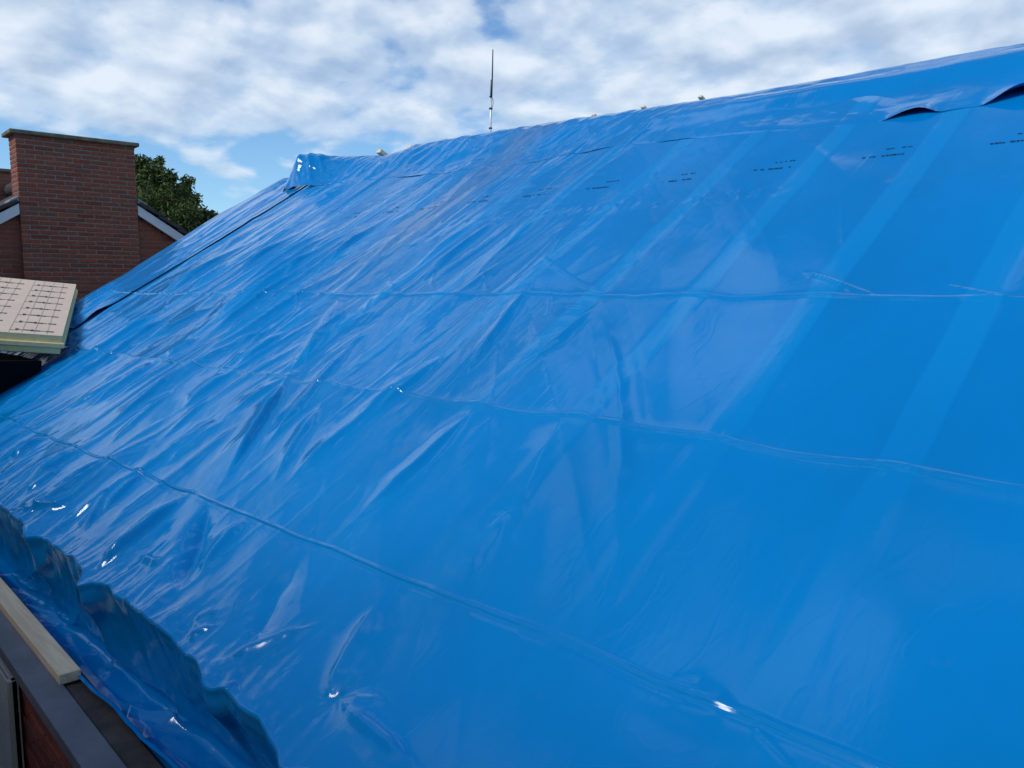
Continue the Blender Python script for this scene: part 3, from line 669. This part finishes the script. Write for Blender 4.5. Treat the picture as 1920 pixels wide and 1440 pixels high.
# cap stone
part('chimney_cap', nbox('chimney_cap', -0.075, CW+0.055, -0.06, CDp+0.06, 0.004, 0.062, 0.010), M_STONE, chim)
part('flue_bed', nbox('flue_bed', 0.0, CW, 0.0, CDp, -0.012, 0.010, 0.003), M_MORTAR, chim)

# gable behind the chimney breast
GD = 0.10
def on_gable(x, y, off):                   # pixel -> (s, z) on the plane 'off' behind the chimney front
    d = ray(x, y); pt = P0 + e2*off - E3; t = (pt @ e2)/(d @ e2); p = d*t + E3 - P0
    return float(p @ e1), float(p[2])
s_a, z_a = on_gable(259, 386, GD-0.08); s_b, z_b = on_gable(347, 444, GD-0.08)
m_r = (z_b-z_a)/(s_b-s_a)
s_c, z_c = on_gable(37, 380, GD-0.08); s_d, z_d = on_gable(0, 404, GD-0.08)
SP = R(36); tp = abs(m_r)
SM = CW/2                                   # ridge is over the chimney centre
zr = z_a + tp*(s_a - SM)                    # bargeboard top at the ridge
zl = z_c + tp*(SM - s_c)
HALF = 3.6
def roof_z(s): return (zr if s >= SM else zl) - tp*abs(s-SM)
z_e = zr - tp*HALF
gw = mesh('gable_wall', [nbl(SM-HALF+0.2, GD+0.01, zg), nbl(SM+HALF-0.2, GD+0.01, zg), nbl(SM+HALF-0.2, GD+0.01, z_e-0.05), nbl(SM, GD+0.01, zr-0.16), nbl(SM-HALF+0.2, GD+0.01, z_e-0.05),
      nbl(SM-HALF+0.2, 9, zg), nbl(SM+HALF-0.2, 9, zg), nbl(SM+HALF-0.2, 9, z_e-0.05), nbl(SM, 9, zr-0.16), nbl(SM-HALF+0.2, 9, z_e-0.05)],
      [(0,1,2,3,4),(5,9,8,7,6),(0,5,6,1),(1,6,7,2),(2,7,8,3),(3,8,9,4),(4,9,5,0)])
gab = link('gable_wall', gw, M_MORTAR, nb)
for r in range(int((P0[2]+zr)/COURSE)+1):
    z1 = -r*COURSE - 0.03; z0 = z1-COURSE+JT
    if z1 > zr: continue
    hs = min((zr - 0.10 - z1)/tp, HALF-0.2)
    if hs <= 0: continue
    s = SM - hs + ((PITCH/2) if r % 2 else 0) - (SM-hs) % PITCH
    while s < SM + hs:
        a_, b_ = max(s, SM-hs), min(s+PITCH-JT, SM+hs); s += PITCH
        if b_-a_ < 0.03 or (b_ > 0.0 and a_ < CW and b_ < CW+0.2 and a_ > -0.2 and (a_ > 0 and b_ < CW)): continue
        brick_join(a_, b_, GD, GD+0.1, z0, z1)
bj = mesh('brickwork', joined[0], joined[1]); bev(bj, 0)
link('brickwork', bj, M_BRICK, gab, kind='stuff')
# bargeboards, tiles, flashing
for sgn, z_top in ((1, zr), (-1, zl)):
    st_ = SM + sgn*(CW/2 + 0.004); en = SM + sgn*HALF
    if sgn < 0: st_ = SM - CW/2 - 0.004
    dirv = e1*sgn - ez*tp; L_ = abs(en-st_)
    zs = z_top - tp*abs(st_-SM)
    part('bargeboard', box_mesh('bargeboard', nbl(st_, GD-0.10, zs-0.15), dirv*L_, e2*0.03, ez*0.15, 0.003), M_WHITE, nb)
    part('soffit', box_mesh('soffit', nbl(st_, GD-0.07, zs-0.14), dirv*L_, e2*0.10, ez*0.02, 0), M_WHITE, nb)
    # verge tiles, overlapping like steps
    un = np.linalg.norm(dirv); du = dirv/un; nu = np.cross(e2, du) if sgn < 0 else np.cross(du, e2)
    if nu[2] < 0: nu = -nu
    tl = 0.34; k = 0; dist = 0.0
    rt = part('roof_slope', box_mesh('roof_slope', nbl(SM + sgn*0.0, GD+0.1, z_top + 0.0), dirv*HALF, e2*8.8, nu*0.05, 0), M_TILE, nb)
    while dist < L_*un:
        for c_ in range(3):
            o_ = nbl(st_, GD-0.13 + c_*0.29, zs) + du*dist + nu*0.012
            tilt = du*math.cos(0.07) + nu*math.sin(0.07)
            part('roof_tile', box_mesh('roof_tile', o_ + nu*0.012*0, tilt*(tl+0.06), e2*0.285, nu*0.055, 0.008), M_TILE, rt)
        dist += tl
    fz = zs + 0.02
    part('flashing', box_mesh('flashing', nbl(st_ - (0.0 if sgn > 0 else 0.13), GD-0.12, fz + (0.0 if sgn > 0 else -0.13*tp)), (e1*0.13 - ez*0.13*tp) if sgn > 0 else (e1*0.13 + ez*0.13*tp), e2*0.30, ez*0.09, 0.012), M_FLASH, nb)
part('roof_ridge', tube('roof_ridge', [nbl(SM, CDp, zr+0.06), nbl(SM, 8.8, zr+0.06)], [0.13, 0.13]), M_TILE, nb)
part('cable', tube('cable', [nbl(CW+0.02, GD-0.02, zr-0.5), nbl(CW+0.022, GD-0.02, -3.6)], [0.008, 0.008], 6), M_DARK, nb)
# second chimney further along the same ridge
pz = ray(10, 317); t2 = 15.2; Q = pz*t2 + E3 - P0
s2, d2, z2 = float(Q @ e1), float(Q @ e2), float(Q[2])
ch2 = part('chimney', nbox('chimney', s2-0.9, s2+0.55, d2, d2+0.5, zr-1.2, z2-0.06, 0.0), M_MORTAR, nb)
jj = [[], []]
r = 0; z = z2-0.06
while z > zr-1.0:
    s = s2-0.905 - (PITCH/2 if r % 2 else 0)
    while s < s2+0.55:
        a_, b_ = max(s, s2-0.905), min(s+PITCH-JT, s2+0.555); s += PITCH
        if b_-a_ > 0.03:
            b = len(jj[0]); jj[0].extend(frame_box(nbl(a_, d2-0.008, z-COURSE+JT), e1*(b_-a_), e2*0.1, ez*(COURSE-JT))); jj[1].extend(tuple(b+i for i in f) for f in BOXF)
    z -= COURSE; r += 1
link('brickwork', bev(mesh('brickwork', jj[0], jj[1]), 0), M_BRICK, ch2, kind='stuff')
part('chimney_cap', nbox('chimney_cap', s2-0.98, s2+0.62, d2-0.06, d2+0.56, z2-0.058, z2, 0.008), M_STONE, ch2)

# ------------------------------------------------------------------ tree behind the neighbour house
M_LEAF, lt, lb_ = new_mat('leaf')
rl = N(lt, 'ShaderNodeNewGeometry').outputs['Random Per Island']
lt.links.new(ramp(lt, rl, [(0.0, (0.035, 0.065, 0.018)), (0.5, (0.075, 0.115, 0.032)), (0.85, (0.13, 0.15, 0.05)), (1.0, (0.19, 0.17, 0.07))]), lb_.inputs['Base Color'])
lb_.inputs['Roughness'].default_value = 0.75; lb_.inputs['Specular IOR Level'].default_value = 0.15
M_BARK = simple('bark', (0.09, 0.07, 0.05), 0.9, 0.3, 12, 0.5, 40)
tb = ray(225, 470)*21.0 + E3; tb[2] = 0
tree = empty('garden_tree', tb, 'bushy dark green tree standing behind the brick chimney', 'tree')
rt_ = np.random.default_rng(5)
def trel(x, y, t): return ray(x, y)*t + E3 - tb
ctr = trel(232, 415, 21.0)
part('trunk', tube('trunk', [(0,0,0), (0.05,0.05,1.6), ctr*np.array([.5,.5,1]) - np.array([0,0,1.6]), ctr + np.array([0,0,0.4])], [0.22, 0.17, 0.11, 0.03]), M_BARK, tree)
clumps = []
for (x, y, rad_) in ((205,330,60),(255,330,45),(292,345,42),(325,372,36),(352,400,30),(375,420,26),(300,395,55),(262,400,60),(335,425,45),(215,420,70),(160,400,60),(290,318,22),(262,305,20),(345,362,20),(352,340,14),(398,408,14),(385,400,14),(410,412,9),(240,480,80),(310,470,60),(180,340,50),(365,375,14),(300,300,8),(318,330,14)):
    clumps.append((trel(x, y, 21.0 + rt_.uniform(-0.9, 0.9)), rad_*21/F*0.92))
lv = []; lf = []
for c_, rd_ in clumps:
    n_ = int(60 + 5200*rd_**2)
    p = rt_.normal(size=(n_, 3)); p /= np.linalg.norm(p, axis=1)[:, None]; p *= (rd_*rt_.random(n_)**0.45)[:, None]*np.array([1, 1, 0.95])
    for k in range(n_):
        o_ = c_ + p[k]; sz = rt_.uniform(0.035, 0.075)
        a_ = rt_.normal(size=3); a_[2] -= 0.5; a_ /= np.linalg.norm(a_); b_ = np.cross(a_, rt_.normal(size=3)); b_ /= np.linalg.norm(b_)
        nn = np.cross(a_, b_)
        b = len(lv); lv += [o_, o_+a_*sz+b_*sz*0.42+nn*0.006, o_+a_*sz*2.1, o_+a_*sz-b_*sz*0.42+nn*0.006]; lf.append((b, b+1, b+2, b+3))
link('crown', mesh('crown', lv, lf), M_LEAF, tree)
for c_, rd_ in clumps[:12]:
    part('limb', tube('limb', [ctr*np.array([.6,.6,1]) - np.array([0,0,1.2]), (ctr*0.5+c_*0.5) - np.array([0,0,0.3]), c_], [0.07, 0.045, 0.012], 6), M_BARK, tree)

# ------------------------------------------------------------------ insulation boards
P1 = ray(117, 630)*6.8; P2 = ray(143, 533)*8.95; D = P2-P1; d3 = ray(0, 622); t3 = (P1 @ D)/(d3 @ D); Lv = d3*t3 - P1
Dl = np.linalg.norm(D); Dn = D/Dl; Ln = Lv/np.linalg.norm(Lv); Nn = np.cross(Ln, Dn); Nn = Nn if Nn[2] > 0 else -Nn
P1w = P1 + E3
bd = empty('insulation_board', P1w, 'thick cream insulation board with printed beige facing jutting over the blue film', 'board')
WB = 1.2; TB = 0.158
def bbox(name, l0, l1, k0, k1, n0, n1, w=0.003): return box_mesh(name, Ln*l0 + Dn*k0 + Nn*n0, Ln*(l1-l0), Dn*(k1-k0), Nn*(n1-n0), w)
part('foam_core', bbox('foam_core', 0.0, WB, 0.0, Dl, -0.060, -0.003, 0.002), M_FOAM, bd)
part('tongue', bbox('tongue', -0.018, WB+0.018, -0.020, Dl+0.02, -0.104, -0.060, 0.006), M_FOAM, bd)
part('foam_base', bbox('foam_base', 0.012, WB-0.012, 0.0, Dl, -TB, -0.104, 0.002), M_FOAM, bd)
part('shade_underside', bbox('shade_underside', 0.012, WB-0.012, 0.0, Dl, -TB-0.004, -TB-0.001, 0.0), M_DARK, bd)  # dark sheet added so the underside reads as shaded
part('facing', bbox('facing', 0.0, WB, 0.0, Dl, -0.003, 0.0, 0.0), M_PAPER, bd)
def board_print(l0, l1, k0, k1): return [Ln*l0+Dn*k0+Nn*0.0015, Ln*l1+Dn*k0+Nn*0.0015, Ln*l1+Dn*k1+Nn*0.0015, Ln*l0+Dn*k1+Nn*0.0015]
def quads(name, qs, m, par):
    v = []; f = []
    for q_ in qs: b = len(v); v += q_; f.append((b, b+1, b+2, b+3))
    return link(name, mesh(name, v, f), m, par, kind='stuff')
rb2 = random.Random(2); rowsp = Dl/8.3
for blk in range(3):
    l_off = 0.07 + blk*0.40
    for r in range(8):
        k = 0.10 + r*rowsp; qs = []; l = l_off
        pat = [(0.095, 0.030), (0.04, 0.016), (0.07, 0.034), (0.034, 0.06), (0.08, 0.030), (0.04, 0.018), (0.034, 0.064), (0.05, 0.012)]
        for i, (ln_, th_) in enumerate(pat):
            qs.append(board_print(l, l+ln_*0.66, k+0.012*math.sin(i*1.7), k+0.012*math.sin(i*1.7)+th_*1.1)); l += ln_*0.72
        quads('print_row', qs, M_INK, bd)
    quads('print_grid', [board_print(l_off+x_, l_off+x_+0.004, 0.02, Dl-0.02) for x_ in (0.045, 0.135, 0.225)], M_INKL, bd)
quads('print_grid', [board_print(0.385+x_, 0.389+x_, 0.02, Dl-0.02) for x_ in (0.0, 0.40)], M_INKL, bd)

# ------------------------------------------------------------------ parapet, ledge and gutter
ZL = EYE - 1.6; SLP = -0.05
def yin(x): return 0.9216 + SLP*(x+2.735)
def prism_x(name, x0, x1, pts, w=0.0):      # cross-section offsets (dy from yin, z) along x
    v = [(x, yin(x)+dy, z) for x in (x0, x1) for dy, z in pts]; n = len(pts)
    f = [tuple(range(n)), tuple(range(2*n-1, n-1, -1))] + [(i, n+i, n+(i+1) % n, (i+1) % n) for i in range(n)]
    return bev(mesh(name, v, f), w, 2)
X0, X1 = -9.2, 1.8
pw = empty('parapet_wall', (0, 0, 0), 'low brick parapet with a grey metal coping in front of the gutter', 'wall')
part('core', prism_x('core', X0, X1, [(-0.075, ZL-0.03), (0.09, ZL-0.03), (0.09, 0), (-0.075, 0)]), M_MORTAR, pw)
part('coping', prism_x('coping', X0, X1, [(0.0, ZL+0.014), (-0.112, ZL+0.012), (-0.118, ZL-0.028), (-0.085, ZL-0.028), (-0.085, ZL-0.008), (0.0, ZL-0.008)], 0.004), M_LEAD, pw)
part('ledge', prism_x('ledge', X0, X1, [(0.001, ZL-0.028), (0.001, ZL-0.001), (0.095, ZL-0.001), (0.095, ZL-0.028)]), M_BITUM, pw)
yf = -0.085
rbk = random.Random(3); pc = {}
bj2 = [[], []]
for r in range(56):
    z1 = ZL - 0.032 - r*0.0655; z0 = z1-0.0545
    if z0 < 0: break
    x = X0 + (0.115 if r % 2 else 0)
    while x < X1-0.24:
        if -4.5 < x < -1.9 and r < 12:
            k_ = rbk.randrange(3)
            if k_ not in pc:
                v = np.array(frame_box((0,0,0), (0.218, SLP*0.218, 0), (0, 0.09, 0), (0, 0, 0.0545))) + np.array([[rbk.uniform(-1,1)*0.002 for _ in range(3)] for _ in range(8)])
                pc[k_] = bev(mesh('brick', v, BOXF), 0.004); pc[k_].materials.append(M_BRICK)
            o_ = bpy.data.objects.new('brick', pc[k_]); COL.objects.link(o_); o_.parent = pw; o_.location = (x, yin(x)+yf+rbk.uniform(-.002,.002), z0)
        else:
            b = len(bj2[0]); bj2[0].extend(frame_box((x, yin(x)+yf, z0), (0.218, SLP*0.218, 0), (0, 0.09, 0), (0, 0, 0.0545))); bj2[1].extend(tuple(b+i for i in f) for f in BOXF)
        x += 0.229
link('brickwork', bev(mesh('brickwork', bj2[0], bj2[1]), 0), M_BRICK, pw, kind='stuff')
gt = empty('box_gutter', (0, 0, 0), 'dark box gutter trough hidden below the blue film at the eave', 'gutter')
part('trough', boxc('trough', (X0, 1.12, ZL-0.40), (X1, 1.50, ZL-0.20), 0), M_BITUM, gt)
# ribbed panel against the wall
x_p = float((ray(30, 1330)*(-1.70/ray(30, 1330)[2]))[0])
def panel():
    xe = -3.82; t_ = 0.05
    pn = empty('ribbed_panel', (xe, yin(xe)-0.09, ZL-0.05), 'beige ribbed panel with a plain edge leaning on the parapet brickwork', 'panel')
    yb = -0.004
    part('sheet', box_mesh('sheet', (-2.2, yb-0.03+0.11, -3.2), (2.2, -0.11, 0), (0, 0.026, 0), (0, 0, 3.2), 0.002), M_PANEL, pn)
    part('edge_trim', box_mesh('edge_trim', (-0.035, yb-0.042, -3.2), (0.035, -0.002, 0), (0, 0.036, 0), (0, 0, 3.2), 0.003), M_PANEL, pn)
    for k in range(26):
        part('rib', box_mesh('rib', (-1.5, yb-0.041+0.075, -0.03-k*0.026), (1.464, -0.0732, 0), (0, 0.012, 0), (0, 0, 0.014), 0.004), M_PANEL, pn)
panel()

# timber batten lying on the ledge
zt = -1.6+0.054
def zcast(x, y, z): d = ray(x, y); return d*(z/d[2]) + E3
A1 = zcast(110, 1266, zt); A2 = zcast(152, 1254, zt); B1 = zcast(0, 1129, zt)
bx = (B1-A1); bx[2] = 0; bx /= np.linalg.norm(bx); by = np.array([-bx[1], bx[0], 0]); by = by if by[1] > 0 else -by
wb = float((A2-A1) @ by)
bat = link('timber_batten', box_mesh('timber_batten', (0, 0, -0.045), bx*1.9, by*wb, ez*0.045, 0.003), M_WOOD, label='sawn pine batten lying on the ledge beside the coping', cat='timber'); bat.location = A1

# load added in black for the shade below the jutting board it carries
M_BLACK = simple('shade_black', (0.004, 0.004, 0.006), 0.9, 0.3, 6, 0.3, 12, spec=0.1, bdist=0.01)
zf = EYE
secs = []
for x_ in np.linspace(-9.4, -7.50, 14):
    wv = 0.02*math.sin(x_*5.1) + 0.015*math.sin(x_*11.3)
    secs.append([(x_, 0.40+wv, zf-1.575), (x_, 0.99, zf-1.575), (x_, 1.12, zf-1.16), (x_, 2.06+wv*0.5, zf-0.665), (x_, 2.07+wv*0.5, zf-0.575), (x_, 0.45-wv, zf-0.50)])
vb = [p for q_ in secs for p in q_]; n6 = 6; fb = [tuple(range(n6)), tuple(range(len(vb)-1, len(vb)-1-n6, -1))]
for a_ in range(13):
    for b_ in range(n6): fb.append((a_*n6+b_, (a_+1)*n6+b_, (a_+1)*n6+(b_+1) % n6, a_*n6+(b_+1) % n6))
link('shade_block', bev(mesh('shade_block', vb, fb), 0.015, 2), M_BLACK, label='added black load in deep shade under the jutting insulation board', cat='block')

# ------------------------------------------------------------------ unseen house added behind the viewpoint to shade the eave and gutter
hb = empty('shading_house', (-6, -5, 0), 'unseen brick house added behind the viewpoint to shade the eave, out of frame', 'house')
HT = EYE + 1.95
part('wall', boxc('wall', (-9, -3.5, 0), (8.5, 2.7, HT), 0), M_BRICK, hb)
part('roof', mesh('roof', [(-9.3,-3.9,HT+0.002),(8.8,-3.9,HT+0.002),(8.8,2.75,HT+0.002),(-9.3,2.75,HT+0.002),(-9.3,-0.6,HT+1.6),(8.8,-0.6,HT+1.6)], [(0,3,2,1),(0,1,5,4),(2,3,4,5),(3,0,4),(1,2,5)]), M_TILE, hb)
for zw in (1.0, EYE - 0.4):
    for xw in (-7, -3.4, 0.2, 3.8):
        wn = part('window', boxc('window', (xw, 2.68, zw), (xw+1.5, 2.76, zw+1.4), 0.004), M_WHITE, hb)
        for k in (0, 1): part('pane', boxc('pane', (xw+0.07+k*0.71, 2.74, zw+0.07), (xw+0.72+k*0.71, 2.768, zw+1.33), 0.0), M_DARK, wn)
